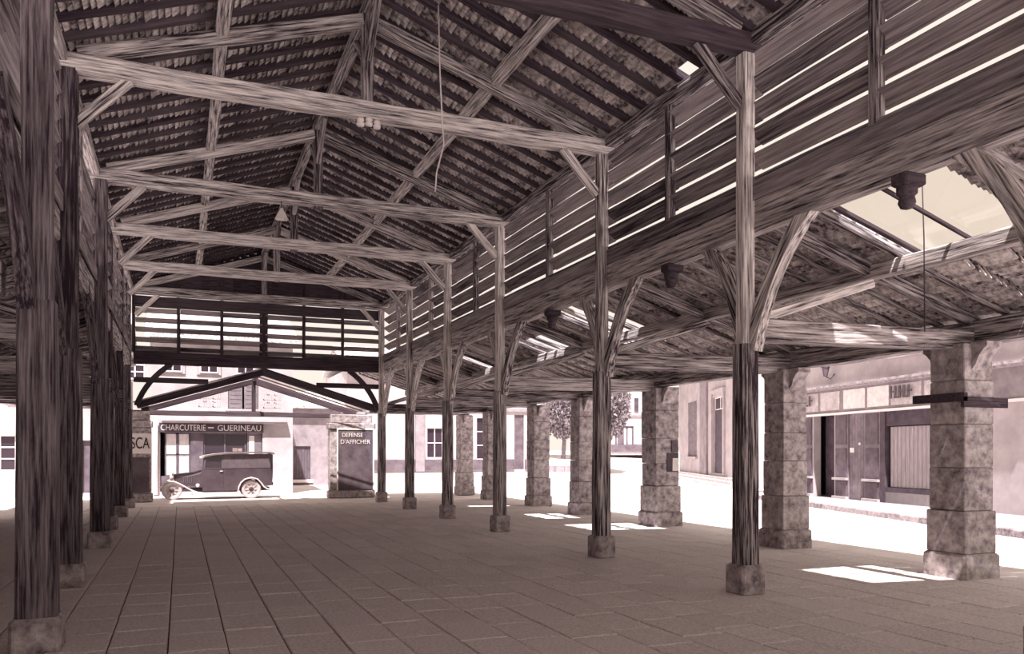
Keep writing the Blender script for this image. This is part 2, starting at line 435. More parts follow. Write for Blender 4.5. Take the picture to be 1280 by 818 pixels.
for i, y in enumerate(YS):
    post(i, y, XR, 'right'); 
    if i > 0: post(i, y, XL, 'left')

# ------------------------------------------------------------------ louvred walls
BL_W, PITCH, TILT = 0.255, 0.31, math.radians(34)
def louvre_bay(parent, p0, p1, out, n, z0, pitch, wd, mesh_cache={}):
    """n tilted boards between two uprights; out = horizontal vector pointing outside"""
    p0, p1 = Vector(p0), Vector(p1); L = (p1 - p0).length - .0; key = (round(L, 2), wd)
    if key not in mesh_cache: mesh_cache[key] = [beam_mesh('louvre_board', L, wd, .024, 'board', jit=.007, ch=.004) for _ in range(4)]
    for k in range(n):
        z = z0 + k * pitch + random.uniform(-.012, .012)
        d = (p1 - p0).normalized(); o = Vector(out)
        ydir = (o * math.cos(TILT) + Vector((0, 0, -1)) * math.sin(TILT)); zdir = d.cross(ydir)
        M = Matrix(((d.x, ydir.x, zdir.x, p0.x), (d.y, ydir.y, zdir.y, p0.y), (d.z, ydir.z, zdir.z, z), (0, 0, 0, 1)))
        link('louvre_board', random.choice(mesh_cache[key]), parent, world=M)
for X, sd, sx in ((XR, 'right', 1), (XL, 'left', -1)):
    XW = X + sx * .17
    wl = tag(empty('wall_' + sd, (XW, 0, 4.9)), f'{sd} side wall of tilted louvre boards above the heavy beam', 'wall', kind='structure')
    for i in range(-1, len(YS) - 1):
        a, b_ = (YS[i] if i >= 0 else .55), YS[i + 1]; mid = (a + b_) / 2
        beam('stud', wl, (XW - sx * .05, mid, 4.86), (XW - sx * .05, mid, roof_z(X) - .22), .12, .14, 'timber')
        beam('apron_board', wl, (XW - sx * .115, a, 4.97), (XW - sx * .115, b_, 4.97), .03, .24, 'board', jit=.004, ch=.004)
        for u, v in ((a, mid), (mid, b_)):
            broken = sx < 0 and 14 < u < 18          # boards missing high up between two left posts
            louvre_bay(wl, (XW, u, 0), (XW, v, 0), (sx, 0, 0), 5 if broken else 6, 5.06, PITCH, BL_W)
# far gable
wb = tag(empty('wall_back', (XM, YE, 4.6)), 'far gable wall of louvre boards with sky between them', 'wall', kind='structure')
beam('gable_beam', wb, (XL, YE + .02, 4.72), (XR, YE + .02, 4.72), .22, .4, 'timber_dark')
studs = [XL + (XR - XL) * k / 6 for k in range(7)]
for k, X in enumerate(studs):
    beam('stud', wb, (X, YE + .06, 4.9), (X, YE + .06, roof_z(X) - .02), .26 if k == 3 else .1, .12, 'timber_dark')
for k in range(6):
    louvre_bay(wb, (studs[k] + .05, YE + .06, 0), (studs[k + 1] - .05, YE + .06, 0), (0, 1, 0), 4, 5.3, .31, .22)
    louvre_bay(wb, (studs[k] + .05, YE + .06, 0), (studs[k + 1] - .05, YE + .06, 0), (0, 1, 0), 1, 5.02, .31, .22)
beam('head_beam', wb, (XL, YE + .02, 6.5), (XR, YE + .02, 6.5), .16, .34, 'timber_dark')
xq = XL + .02
while xq < XR - .05:
    zt = min(roof_z(xq), roof_z(xq + .24)) + .05
    if zt > 6.9: box('gable_plank', wb, 'timber_dark', xq - XM, xq + .25 - XM, .02, .05, 6.86 - 4.6 + random.uniform(-.03, .03), zt - 4.6)
    xq += .245
for sx, X in ((1, XR), (-1, XL)):
    beam('rail', wb, (X, YE + .02, 4.02), (X - sx * 2.2, YE + .02, 4.02), .12, .16, 'timber_dark')
for sx, X in ((1, XR), (-1, XL)):
    curved_brace('curved_brace', wb, (X - sx * .08, YE + .02, 3.2), (X - sx * 1.1, YE + .02, 4.55), Vector((sx * .5, 0, .4)).normalized() * .14, .13, .16, 'timber_dark')

# ------------------------------------------------------------------ side aisles: pillars, ties, purlins and roof
PX = {1: 10.22, 2: 10.32, 3: 10.6, 4: 10.5, 5: 10.8, 6: 10.62}
def pillar(X, y, wd, label, sgn=1, group='stone pillars along the street', top=3.25, extras=None):
    t = tag(empty('stone_pillar', (X, y, 0)), label, 'pillar', group)
    pw = wd + .14
    V, Fc = [], []; bevelled_box(V, Fc, -pw / 2, pw / 2, -pw / 2, pw / 2, -.03, .34, .03); link('plinth', mesh_of('plinth', V, Fc, 'stone'), t)
    z = .34
    hs = [.5 + random.uniform(-.06, .1) for _ in range(5)]; tot = sum(hs); hs = [h * (top - .34) / tot for h in hs]
    for k, h in enumerate(hs):
        e = wd / 2 + (.03 if k == 0 else random.uniform(-.008, .008))
        V, Fc = [], []; bevelled_box(V, Fc, -e, e, -e, e, 0, h - .004, .012)
        link('stone_block', mesh_of('stone_block', V, Fc, 'stone'), t, local=Matrix.Translation((random.uniform(-.006, .006), random.uniform(-.006, .006), z))); z += h
    for sy in (-1, 1):      # corbels under the street beam
        link('corbel', prism_corbel(wd * .5), t, local=Matrix.Translation((0, sy * (wd / 2 - .01), top)) @ Matrix.Rotation(math.pi / 2 * sy, 4, 'Z') @ Matrix.Identity(4))
    return t
_cb = {}
def prism_corbel(wd):
    k = round(wd, 2)
    if k not in _cb:
        poly = [(0, 0), (.24, 0), (.24, -.07), (.19, -.1), (.12, -.18), (.07, -.3), (.0, -.38)]
        _cb[k] = prism_mesh('corbel', poly, -wd / 2, wd / 2, 'stone')
    return _cb[k]
plab = {1: 'stone pillar at the right edge with a wooden rail across it', 2: 'stone pillar behind the nearest slender post, left of the shuttered shop',
        3: 'broad stone pillar with paper notices pasted on it', 4: 'stone pillar half hidden behind the second slender post', 5: 'stone pillar standing before the far white house, right of the third post',
        6: 'stone pillar hidden behind the third slender post'}
pil = {}
for i in range(1, 7):
    pil[i] = pillar(PX[i], YS[i], {1: .56, 2: .54, 3: .64}.get(i, .56), plab[i])
box('rail', pil[1], 'timber_dark', -.36, .5, -.34, -.29, 2.36, 2.5); box('rail', pil[1], 'timber_dark', -.36, -.29, -.34, .5, 2.44, 2.56)
for k, (a, b_, z0, z1, mt) in enumerate(((-.02, .28, 1.28, 1.72, 'paint_dark'), (.1, .27, 1.74, 2.02, 'paint_mid'), (.12, .27, 1.3, 1.6, 'paper'))):
    box('notice', pil[3], mt, a, b_, -.338 - .004 * k, -.325, z0, z1)
pillar(10.9, 32.0, .56, 'stone pillar at the far street corner of the hall')
for k, i in enumerate((3, 5)):
    pillar(-5.15, YS[i], .56, ['stone pillar in the left aisle, the nearer one', 'stone pillar in the left aisle, the farther one'][k], group='stone pillars of the left aisle')

def aisle(side):
    sx = 1 if side == 'right' else -1; X0 = XR + .1 if sx > 0 else XL - .1; XO = 10.5 if sx > 0 else -5.15
    ov = .62; Lh = abs(XO - X0) + ov; L = Lh * math.hypot(1, ASLOPE)
    y0, y1 = (0.0 if sx > 0 else Y0), YP + .3
    sp = .56; rm = [beam_mesh('rafter', L, .11, .1, 'timber', jit=.007) for _ in range(4)]
    tm = [tile_row_mesh(L, sp - .1, gauge=.1) for _ in range(3)]
    r = tag(empty('aisle_roof', (X0, 0, AISLE_TOP)), f'lean-to roof of tiles and rafters over the {side} aisle', 'roof', kind='structure')
    # openings: (from y, to y, metres down the slope where the gap starts, ends)
    gaps = [(6.0, 7.65, .25, 2.4), (13.85, 15.65, .35, 2.75), (17.4, 19.0, 1.2, 2.4), (22.6, 23.2, .9, 2.3)] if sx > 0 else []
    y = y0; k = 0
    ys = []
    while y < y1: ys.append(y); y += sp
    for k, y in enumerate(ys):
        g = [q for q in gaps if q[0] - .05 < y < q[1] + .05 and q[0] == 6.0]
        if g and g[0][0] + .1 < y < g[0][1] - .3: continue           # rafters left out across the skylight
        link('rafter', rm[k % 4], r, world=slope_matrix(X0, y, AISLE_TOP, sx, ASLOPE, .05))
    for k in range(len(ys) - 1):
        mid = ys[k] + sp / 2; g = [q for q in gaps if q[0] < mid < q[1]]
        M = slope_matrix(X0, mid, AISLE_TOP, sx, ASLOPE, .065)
        if not g: tag(link('tile_row', tm[k % 3], r, world=M), kind='stuff')
        else:
            a, b_ = g[0][2], g[0][3]
            tag(link('tile_row', tile_row_mesh(L, sp - .1, cut0=b_ + random.uniform(-.1, .1), gauge=.1), r, world=M), kind='stuff')
            tag(link('tile_row', tile_row_mesh(L, sp - .1, cut1=L - a, gauge=.1), r, world=M), kind='stuff')
    if sx > 0:   # thin glazing bars and panes of the big skylight
        for yb in (6.0, 6.95, 7.68):
            p0 = Vector((X0 + .2, yb, aisle_z(X0 + .2) + .1)); p1 = Vector((X0 + 2.35, yb, aisle_z(X0 + 2.35) + .1))
            beam('glazing_bar', r, p0, p1, .035 if yb == 6.95 else .07, .05, 'timber_dark', jit=.002, ch=.006)
        for a, b_ in ((6.0, 6.95), (6.95, 7.68)):
            M = slope_matrix(X0, (a + b_) / 2, AISLE_TOP, 1, ASLOPE, .13); V, Fc = [], []
            add_box(V, Fc, .2, 2.5, -(b_ - a) / 2, (b_ - a) / 2, 0, .006)
            link('glass_pane', mesh_of('glass_pane', V, Fc, 'clear_glass'), r, world=M)
    # long timbers
    xm = X0 + sx * 1.95
    tag(beam('aisle_purlin', None, (xm, y0, aisle_z(xm) - .11), (xm, y1 - .2, aisle_z(xm) - .11), .16, .2, 'timber', seg=1.2, jit=.014), f'purlin under the middle of the {side} aisle roof', 'beam')
    tag(beam('street_beam', None, (XO, y0, 3.44), (XO, y1 - .2, 3.44), .28, .34, 'timber', seg=1.2, jit=.014), f'thick beam along the tops of the {side} stone pillars', 'beam')
    for i, yy in enumerate(YS):
        if i == 0: continue
        where = ('beside the nearest' if i == 1 else f'beside the {ORD[i-1]}') + (' slender post' if sx > 0 else ' dark left post')
        t = tag(empty('aisle_truss', (X0, yy, 3.1)), f'aisle tie beam with sloping strut {where}', 'truss', f'tie beams of the {side} aisle')
        beam('tie_beam', t, (X0 - sx * .02, yy, 3.27), (XO + sx * .2, yy, 3.27 + .06), .22, .28, 'timber', jit=.012)
        beam('principal_rafter', t, (X0 + sx * .05, yy, aisle_z(X0) - .12), (XO, yy, aisle_z(XO) - .06), .15, .16, 'timber')
        beam('strut', t, (X0 + sx * .12, yy, 3.42), (xm + sx * .0, yy, aisle_z(xm) - .24), .12, .13, 'timber_pale')
    return r
aisle('right'); aisle('left')
# added wall, mostly out of view, blocking light from the left
ow = tag(empty('wall_light_block', (-5.75, Y0, 0)), 'added wall, mostly out of view, that darkens the left aisle', 'wall', kind='structure')
box('blocker', ow, 'stone_dark', -.2, .2, 0, 24.0 - Y0, -.05, 3.75)
# carved beam ends below the sill beam
for yb, w_ in ((5.95, 'right of the nearest post, against the sky'), (10.1, 'between the two nearest posts'), (14.2, 'right of the third post')):
    t = tag(empty('beam_end', (XR, yb, 4.45)), f'carved beam end below the right sill beam, {w_}', 'beam end', 'carved beam ends')
    V, Fc = [], []; bevelled_box(V, Fc, -.02, .26, -.1, .1, -.1, .02, .02); link('stub', mesh_of('stub', V, Fc, 'timber_dark'), t)
    link('knob', lathe_mesh('knob', [(0, -.33), (.06, -.31), (.085, -.26), (.07, -.2), (.1, -.17), (.1, -.09), (0, -.09)], 'timber_dark', 12), t, local=Matrix.Translation((.1, 0, 0)))

# ------------------------------------------------------------------ porch bay with a glazed gable roof at the far end
po = tag(empty('porch_roof', (XM, YE, 3.2)), 'low glazed gable roof over the far entrance bay', 'roof', kind='structure')
PR, PE = 4.42, 3.22
def porch_z(X): return PR - (PR - PE) * abs(X - XM) / 3.9
for y, mt in ((YE + .2, 'timber_dark'), (YP - .1, 'timber_dark')):
    for sx in (-1, 1):
        beam('principal_rafter', po, (XM, y, PR - .02), (XM + sx * 3.85, y, PE), .14, .2, mt)
    if y > 30:
        beam('tie_beam', po, (XM - 4.3, y, 3.16), (XM + 4.3, y, 3.16), .16, .18, mt)
        beam('king_post', po, (XM, y, 3.1), (XM, y, PR), .14, .14, mt)
beam('ridge_board', po, (XM, YE, PR + .06), (XM, YP + .1, PR + .06), .1, .16, 'timber_dark')
for sx in (-1, 1):
    nb = 2 if sx < 0 else 4
    for k in range(nb + 1):
        yb = YE + .2 + (YP - YE - .2) * k / nb
        beam('glazing_bar', po, (XM + sx * .05, yb, PR + .1), (XM + sx * 3.95, yb, PE + .1), .04, .05, 'timber_dark' if sx > 0 else 'paint_white', jit=.002, ch=.006)
        if k < nb:
            ym = yb + (YP - YE - .2) / nb / 2; hw = (YP - YE - .2) / nb / 2
            V, Fc = [], []; add_box(V, Fc, 0, 4.05, -hw, hw, 0, .006)
            link('glass_pane', mesh_of('glass_pane', V, Fc, 'clear_glass'), po, world=slope_matrix(XM, ym, PR + .13, sx, (PR - PE) / 3.9))
# end beam across the far side aisles
for a, b_, sd in ((XR + .3, 11.1, 'right'), (-5.4, XL - .3, 'left')):
    tag(beam('end_beam', None, (a, YP - .2, 3.42), (b_, YP - .2, 3.42), .24, .32, 'timber'), f'end beam of the {sd} aisle at the far street', 'beam')

# broad piers either side of the far entrance
def pier(x0, x1, y, label):
    t = tag(empty('entrance_pier', ((x0 + x1) / 2, y, 0)), label, 'pier', 'piers of the far entrance')
    h = (x1 - x0) / 2
    V, Fc = [], []; bevelled_box(V, Fc, -h - .05, h + .05, -.33, .33, -.04, .26, .03); link('plinth', mesh_of('plinth', V, Fc, 'stone'), t)
    V, Fc = [], []; bevelled_box(V, Fc, -h, h, -.28, .28, .26, 2.62, .03); link('shaft', mesh_of('shaft', V, Fc, 'stone'), t)
    V, Fc = [], []; bevelled_box(V, Fc, -h - .06, h + .06, -.34, .34, 2.62, 2.86, .03); link('cap', mesh_of('cap', V, Fc, 'stone'), t)
    V, Fc = [], []; bevelled_box(V, Fc, -h + .05, h - .05, -.24, .24, 2.86, 3.2, .03); link('impost', mesh_of('impost', V, Fc, 'stone'), t)
    return t
pr = pier(5.35, 7.05, 32.0, 'broad stone pier with a dark notice board, right of the far entrance')
pl_ = pier(-2.2, -.95, 32.0, 'broad stone pier with a white sign, left of the far entrance')
nb_ = tag(empty('notice_board', (6.32, 31.69, .28)), 'dark notice board with pale frame and white lettering on the entrance pier', 'notice board')
box('panel', nb_, 'plaster_dark', -.68, .68, -.03, .015, 0, 2.3)
for a in (-.7, .7): box('frame_strip', nb_, 'paint_white', a - .025, a + .025, -.05, 0, -.02, 2.32)
box('frame_strip', nb_, 'paint_white', -.725, .725, -.05, 0, 2.32, 2.38)
lettering('lettering', nb_, 'DEFENSE', 'paper', .16, .8, (-.12, -.035, 2.12)); lettering('lettering', nb_, "D'AFFICHER", 'paper', .17, 1.15, (0, -.035, 1.86))
sg = tag(empty('sign_board', (-1.3, 31.69, 1.68)), 'white sign board with dark capitals SCA on the left pier', 'sign')
box('panel', sg, 'paint_white', -.38, .36, -.03, .015, 0, .72)
lettering('lettering', sg, 'SCA', 'ink', .4, .6, (-.0, -.035, .38))
box('lower_panel', pl_, 'plaster_dark', -.52, .55, -.31, -.27, .3, 1.55)

# ------------------------------------------------------------------ houses
def house(name, label, O, U, length, height, depth, wall='plaster', holes=(), roof=True):
    """O = left foot of the front as seen from the street, U = direction along the front; local x along the front, -y to the street"""
    U = Vector((U[0], U[1], 0)).normalized(); rz = math.atan2(U.y, U.x)
    t = tag(empty(name, (O[0], O[1], O[2] if len(O) > 2 else 0), rz), label, 'building')
    link('front_wall', wall_mesh('front_wall', 0, length, -.3, height, .3, list(holes), wall), t)
    V, Fc = [], []
    add_box(V, Fc, 0, .3, .3, depth, -.3, height); add_box(V, Fc, length - .3, length, .3, depth, -.3, height); add_box(V, Fc, .3, length - .3, depth - .3, depth, -.3, height)
    link('side_walls', mesh_of('side_walls', V, Fc, wall), t)
    box('interior', t, 'paint_dark', .35, length - .35, 1.2, 1.3, 0, height - .2)
    if roof:
        a, b_ = -.4, depth + .4; m_ = depth / 2; rh = height + depth * .22
        V = [Vector(p) for p in ((-.2, a, height - .02), (length + .2, a, height - .02), (length + .2, m_, rh), (-.2, m_, rh), (-.2, b_, height - .02), (length + .2, b_, height - .02),
                                 (-.2, a, height + .16), (length + .2, a, height + .16), (length + .2, m_, rh + .18), (-.2, m_, rh + .18), (-.2, b_, height + .16), (length + .2, b_, height + .16))]
        Fc = [(0, 3, 2, 1), (3, 4, 5, 2), (6, 7, 8, 9), (9, 8, 11, 10), (0, 1, 7, 6), (4, 10, 11, 5), (0, 6, 9, 3), (3, 9, 10, 4), (1, 2, 8, 7), (2, 5, 11, 8)]
        link('roof', mesh_of('roof', V, Fc, 'tile'), t)
    return t
def window(t, x0, x1, z0, z1, cols=2, rws=3, fr='paint_white', glass='window_glass', inset=.12, bar=.05):
    f = link('window', wall_mesh('window', x0, x1, z0, z1, .06, [(x0 + bar + (x1 - x0 - bar) * i / cols, x0 + (x1 - x0 - bar) * (i + 1) / cols, z0 + bar + (z1 - z0 - bar) * j / rws, z0 + (z1 - z0 - bar) * (j + 1) / rws) for i in range(cols) for j in range(rws)], fr), t, local=Matrix.Translation((0, inset, 0)))
    for i in range(cols):
        for j in range(rws):
            V, Fc = [], []
            add_box(V, Fc, x0 + bar * .8 + (x1 - x0 - bar) * i / cols, x0 + bar * .2 + (x1 - x0 - bar) * (i + 1) / cols, .025, .035, z0 + bar * .8 + (z1 - z0 - bar) * j / rws, z0 + bar * .2 + (z1 - z0 - bar) * (j + 1) / rws)
            link('pane', mesh_of('pane', V, Fc, glass), f)
    return f

# shop with the fascia lettering behind the van
FY = 36.2
def fx(px): return on_y(px, 500, FY).x
def fz(px, py): return on_y(px, py, FY).z
sx0 = fx(188); SHL = fx(366) - sx0
L_ = lambda px: fx(px) - sx0
hole_shop = (L_(200), L_(328), .12, fz(260, 541))
up = [(L_(163 + 0) if False else L_(205), L_(222), 4.75, 5.5)]
uw = (L_(285), L_(323), 3.55, 4.7)
shop = house('corner_shop', 'pale shop front with lettered fascia behind the parked van', (sx0, FY), (1, 0), SHL, 6.4, 7, 'plaster', [hole_shop, uw])
ztop = fz(260, 541); zs1 = fz(260, 530)
box('stall_board', shop, 'paint_mid', hole_shop[0], hole_shop[1], .1, .2, .12, .75)
f_ = box('fascia', shop, 'paint_dark', L_(199), L_(329), -.1, 0, ztop, zs1 + .02)
z_mid = (ztop + zs1) / 2
lettering('lettering', f_, 'CHARCUTERIE', 'paper', .24, L_(257) - L_(201), ((L_(257) + L_(201)) / 2 - (L_(199) + L_(329)) / 2, -.055, 0), depth=.008)
lettering('lettering', f_, 'GUERINEAU', 'paper', .24, L_(326) - L_(272), ((L_(326) + L_(272)) / 2 - (L_(199) + L_(329)) / 2, -.055, 0), depth=.008)
box('dash', f_, 'paper', (L_(260) - (L_(199) + L_(329)) / 2), (L_(267) - (L_(199) + L_(329)) / 2), -.062, -.05, -.02, .03)
V, Fc = [], []
for a, z0, z1 in ((.2, zs1 + .02, zs1 + .1), (.3, zs1 + .1, zs1 + .2), (.16, zs1 + .2, zs1 + .36)): add_box(V, Fc, L_(205) - a * .3, L_(356) + a * .3, -a, 0, z0, z1)
link('cornice', mesh_of('cornice', V, Fc, 'plaster'), shop)
for a, b_, cu in ((L_(210), L_(222), 'curtain'), (L_(224), L_(236), 'curtain')):
    f = window(shop, a - .12, b_ + .05, .75, ztop - .02, 1, 2, 'paint_mid', 'curtain', .12, .05)
box('pilaster', shop, 'paint_mid', L_(238), L_(254), .06, .2, .12, ztop)
window(shop, L_(254), L_(308), .75, ztop, 2, 1, 'paint_mid', 'window_glass', .12, .06)
box('poster_panel', shop, 'paint_grey', L_(309), L_(327), .08, .2, .12, ztop)
box('poster', shop, 'paper', L_(311.5), L_(318), .06, .08, 1.6, ztop - .12)
pb = link('drainpipe', tube_mesh('drainpipe', [(L_(194), -.12, 0), (L_(194), -.12, 3.0)], .1, 'paint_white', 10), shop)
# closed shutters of the upper window, painted signs beside it (too faded to read)
for a, b_ in ((uw[0] + .02, (uw[0] + uw[1]) / 2 - .04), ((uw[0] + uw[1]) / 2 + .04, uw[1] - .02)):
    sh = box('shutter', shop, 'paint_grey', a, b_, .03, .08, uw[2], uw[3])
    for k in range(6): box('slat', sh, 'paint_grey', -(b_ - a) / 2 + .06, (b_ - a) / 2 - .06, -.035, -.02, -.52 + k * .18, -.42 + k * .18)
box('sill', shop, 'plaster', uw[0] - .1, uw[1] + .1, -.08, .1, uw[2] - .08, uw[2])
for x0, x1 in ((L_(248), L_(277)), (L_(329), L_(352))):
    V, Fc = [], []
    for rw in range(2):
        n = 5
        for k in range(n):
            u0 = x0 + (x1 - x0) * k / n; u1 = u0 + (x1 - x0) / n * .7; zb = 3.62 + rw * .34
            add_box(V, Fc, u0, u0 + .04, -.012, .002, zb, zb + .24)
            if k % 2: add_box(V, Fc, u0, u1, -.012, .002, zb + .2, zb + .24)
            if k % 3: add_box(V, Fc, u1 - .04, u1, -.012, .002, zb, zb + .24)
            else: add_box(V, Fc, u0, u1, -.012, .002, zb, zb + .04)
    link('faded_lettering', mesh_of('faded_lettering', V, Fc, 'faded_ink'), shop)
box('step', shop, 'stone', L_(203), L_(240), -.4, 0, -.05, .1)
for k in range(3):
    a = L_(200 + k * 46); 
    f = box('window_surround', shop, 'plaster', a, a + .95, -.05, .0, 4.95, 5.85); window(f, -.36, .36, -.38, .38, 2, 2, 'paint_white', 'window_glass', -.06, .05)

# house on the left of the shop, seen in slivers between the left posts
lh = house('plain_house', 'plain white house front seen in slivers between the left posts', (-13, FY + .4), (1, 0), 13 + sx0 - 1.0, 6.2, 7, 'plaster', [(3, 4, .1, 2.2), (6, 7.1, 1, 2.4), (9.4, 10.4, .1, 2.2)])
for a, b_ in ((3, 4), (9.4, 10.4)): box('door', lh, 'paint_mid', a, b_, .1, .16, .1, 2.2)
window(lh, 6, 7.1, 1, 2.4, 2, 3)
for k in range(2):
    f = box('window_surround', lh, 'plaster', 9.2 + k * 1.6, 10.2 + k * 1.6, -.05, 0, 4.6, 5.7); window(f, -.38, .38, -.45, .45, 2, 3, 'paint_white', 'window_glass', -.06, .05)

# set-back yard wall with a plank door
yo = 45.0; y0_ = on_y(362, 560, yo).x; y1_ = on_y(412, 560, yo).x; yd0, yd1 = on_y(367, 560, yo).x - y0_, on_y(388, 560, yo).x - y0_
yard = house('outbuilding', 'grey outbuilding with a dark plank door beyond the shop corner', (y0_, yo), (1, 0), y1_ - y0_ + .6, 4.1, 4, 'plaster_grey', [(yd0, yd1, .25, 2.05)])
for k in range(6):
    w_ = (yd1 - yd0) / 6; box('door_plank', yard, 'paint_mid', yd0 + k * w_ + .005, yd0 + (k + 1) * w_ - .005, .08, .13, .25, 2.05)
box('threshold', yard, 'paint_white', yd0 - .1, yd1 + .1, -.3, 0, .1, .25)

# long white house with a plinth band, across the far street
HY = 50.0
hx = lambda px: on_y(px, 550, HY).x; hz = lambda px, py: on_y(px, py, HY).z
h0 = hx(434); HX = lambda px: hx(px) - h0
zb0, zb1 = hz(520, 588), hz(520, 575)
holes = [(HX(643), HX(655), zb0, hz(650, 519)), (HX(534), HX(554), zb1 + .1, hz(545, 535)), (HX(596), HX(606), zb1, hz(600, 522))]
lw = house('long_white_house', 'long white house with a grey plinth band across the far street', (h0, HY), (1, 0), HX(676), 6.8, 8, 'plaster', holes)
box('plinth_band', lw, 'plaster_dark', 0, HX(642), -.12, 0, zb0, zb1); box('plinth_band', lw, 'plaster_dark', HX(656), HX(676), -.12, 0, zb0, zb1)
box('pilaster', lw, 'plaster_grey', HX(519), HX(530), -.16, 0, zb0 - .1, 6.2)
box('door', lw, 'paint_mid', HX(643), HX(655), .08, .14, zb0, hz(650, 519))
window(lw, *holes[1][:2], *holes[1][2:], 2, 2); window(lw, *holes[2][:2], *holes[2][2:], 1, 3)
box('string_course', lw, 'plaster_grey', 0, HX(676), -.1, 0, 4.4, 4.55)
for k, (d, z) in enumerate(((.5, .42), (1.0, .25), (1.5, .1))): box('step', lw, 'kerb', 0, HX(676), -d, -d + .5, -.1, z)

# house on the street side with a tall door, right of the broad pillar
A_, B_ = ground(912, 607), ground(853, 597); U = (A_ - B_); U.normalize()
O_ = B_ - U * 1.2
def line_u(px, O=None, Ud=None):
    O = O or O_; Ud = Ud or U; d = ray(px, HORIZON); det = Ud.x * -d.y + Ud.y * d.x
    return (-(0 - O.x) * 0 + ((-O.x) * -d.y - (-d.x) * (-O.y) * 1.0 * -1 * -1)) / det if False else ((O.y * d.x - O.x * d.y) / (Ud.x * d.y - Ud.y * d.x))
def line_z(px, py, O=None, Ud=None):
    O = O or O_; Ud = Ud or U; P = O + Ud * line_u(px, O, Ud); k = P.x * SA + P.y * CA
    return EYE + (HORIZON - py) / FOC * k
SLEN_ = (A_ - O_).length + 3.0
dh = (line_u(891), line_u(905), line_z(898, 592), line_z(898, 496)); wh = (line_u(860), line_u(871), line_z(866, 571), line_z(866, 502))
sh_ = house('townhouse', 'tall white house with a dark door and steps, right of the broad pillar', O_, U, SLEN_, 7.5, 7, 'plaster', [dh, wh])
d0 = box('door', sh_, 'paint_dark', dh[0] + .3, dh[1] - .05, .1, .16, dh[2], dh[3] - .75); box('door_post', sh_, 'plaster_grey', dh[0], dh[0] + .28, .05, .2, dh[2], dh[3] - .7)
window(sh_, dh[0] + .05, dh[1] - .05, dh[3] - .7, dh[3], 2, 1, 'paint_white')
s0 = box('shutter', sh_, 'paint_grey', wh[0], wh[1], .06, .12, wh[2], wh[3])
for k in range(8): box('slat', s0, 'paint_grey', -(wh[1] - wh[0]) / 2 + .1, (wh[1] - wh[0]) / 2 - .1, -.045, -.03, -1.5 + k * .4, -1.3 + k * .4)
box('sill', sh_, 'plaster', wh[0] - .2, wh[1] + .2, -.14, .05, wh[2] - .14, wh[2])
box('pilaster', sh_, 'plaster_grey', line_u(877), line_u(885), -.12, 0, .3, 7.2)
box('door_surround', sh_, 'plaster', dh[0] - .3, dh[0], -.1, 0, dh[2], dh[3] + .2); box('door_surround', sh_, 'plaster', dh[1], dh[1] + .3, -.1, 0, dh[2], dh[3] + .2); box('lintel', sh_, 'plaster', dh[0] - .35, dh[1] + .35, -.16, 0, dh[3] + .2, dh[3] + .4)
for k in range(3): box('step', sh_, 'kerb', .3, SLEN_ - .3, -.9 + .3 * k, -.6 + .3 * k, -.1, .12 + .14 * k)

# shop on the right with panelled shutters and a pale blind
A2, B2 = ground(1100, 632), ground(1010, 623); U2 = (A2 - B2).normalized(); O2 = B2 - U2 * 3.0
u = lambda px: line_u(px, O2, U2); z_ = lambda px, py: line_z(px, py, O2, U2)
SL2 = u(1235)
zf0 = z_(1080, 514); zf1 = z_(1080, 483); zf2 = zf1 + .12
doorh = (u(1017), u(1043), .1, zf0); pairh = (u(1044), u(1101), .1, zf0); winh = (u(1106), u(1172), .45, zf0 - .05)
uwh = (u(1119), u(1150), zf2 + .75, zf2 + 2.2)
rs = house('shuttered_shop', 'shop across the street with panelled shutters and a pale window blind', O2, U2, SL2 + 3, 7.0, 8, 'plaster', [doorh, pairh, winh, uwh, (u(1003) - .4, u(1016), .1, zf0)])
f2 = box('fascia', rs, 'plaster_grey', 1.2, SL2 + 2, -.16, 0, zf0, zf1)
fo = (1.2 + SL2 + 2) / 2
for a, b_ in ((1003, 1028), (1031, 1055), (1060, 1087), (1090, 1117), (1120, 1158), (1162, 1200)):
    p_ = box('fascia_panel', f2, 'paper' if a in (1060, 1090) else 'kerb', u(a) - fo, u(b_) - fo, -.1, -.08, -(zf1 - zf0) / 2 + .1, (zf1 - zf0) / 2 - .08)
link('cornice', mesh_of('cornice', *(lambda V, Fc: (add_box(V, Fc, 1, SL2 + 2.2, -.3, 0, zf1, zf1 + .06), add_box(V, Fc, 1, SL2 + 2.2, -.4, 0, zf1 + .06, zf1 + .14), (V, Fc))[2])([], []), 'stone_dark'), rs)
V, Fc = [], []; add_box(V, Fc, 1.1, SL2 + 2.1, -.22, 0, zf0 - .07, zf0); link('fascia_ledge', mesh_of('fascia_ledge', V, Fc, 'paint_white'), rs)
for a, b_, n in ((1009, 1025, 3), (1122, 1150, 5)):      # remains of lettering on the fascia, not readable
    V, Fc = [], []
    for k in range(n):
        q = u(a) + (u(b_) - u(a)) * k / n; add_box(V, Fc, q, q + .09, -.29, -.26, zf0 + .3, zf1 - .15)
        add_box(V, Fc, q, q + .2, -.29, -.26, zf0 + (.3 if k % 2 else .48), zf0 + (.36 if k % 2 else .54))
    link('worn_lettering', mesh_of('worn_lettering', V, Fc, 'paint_mid'), rs)
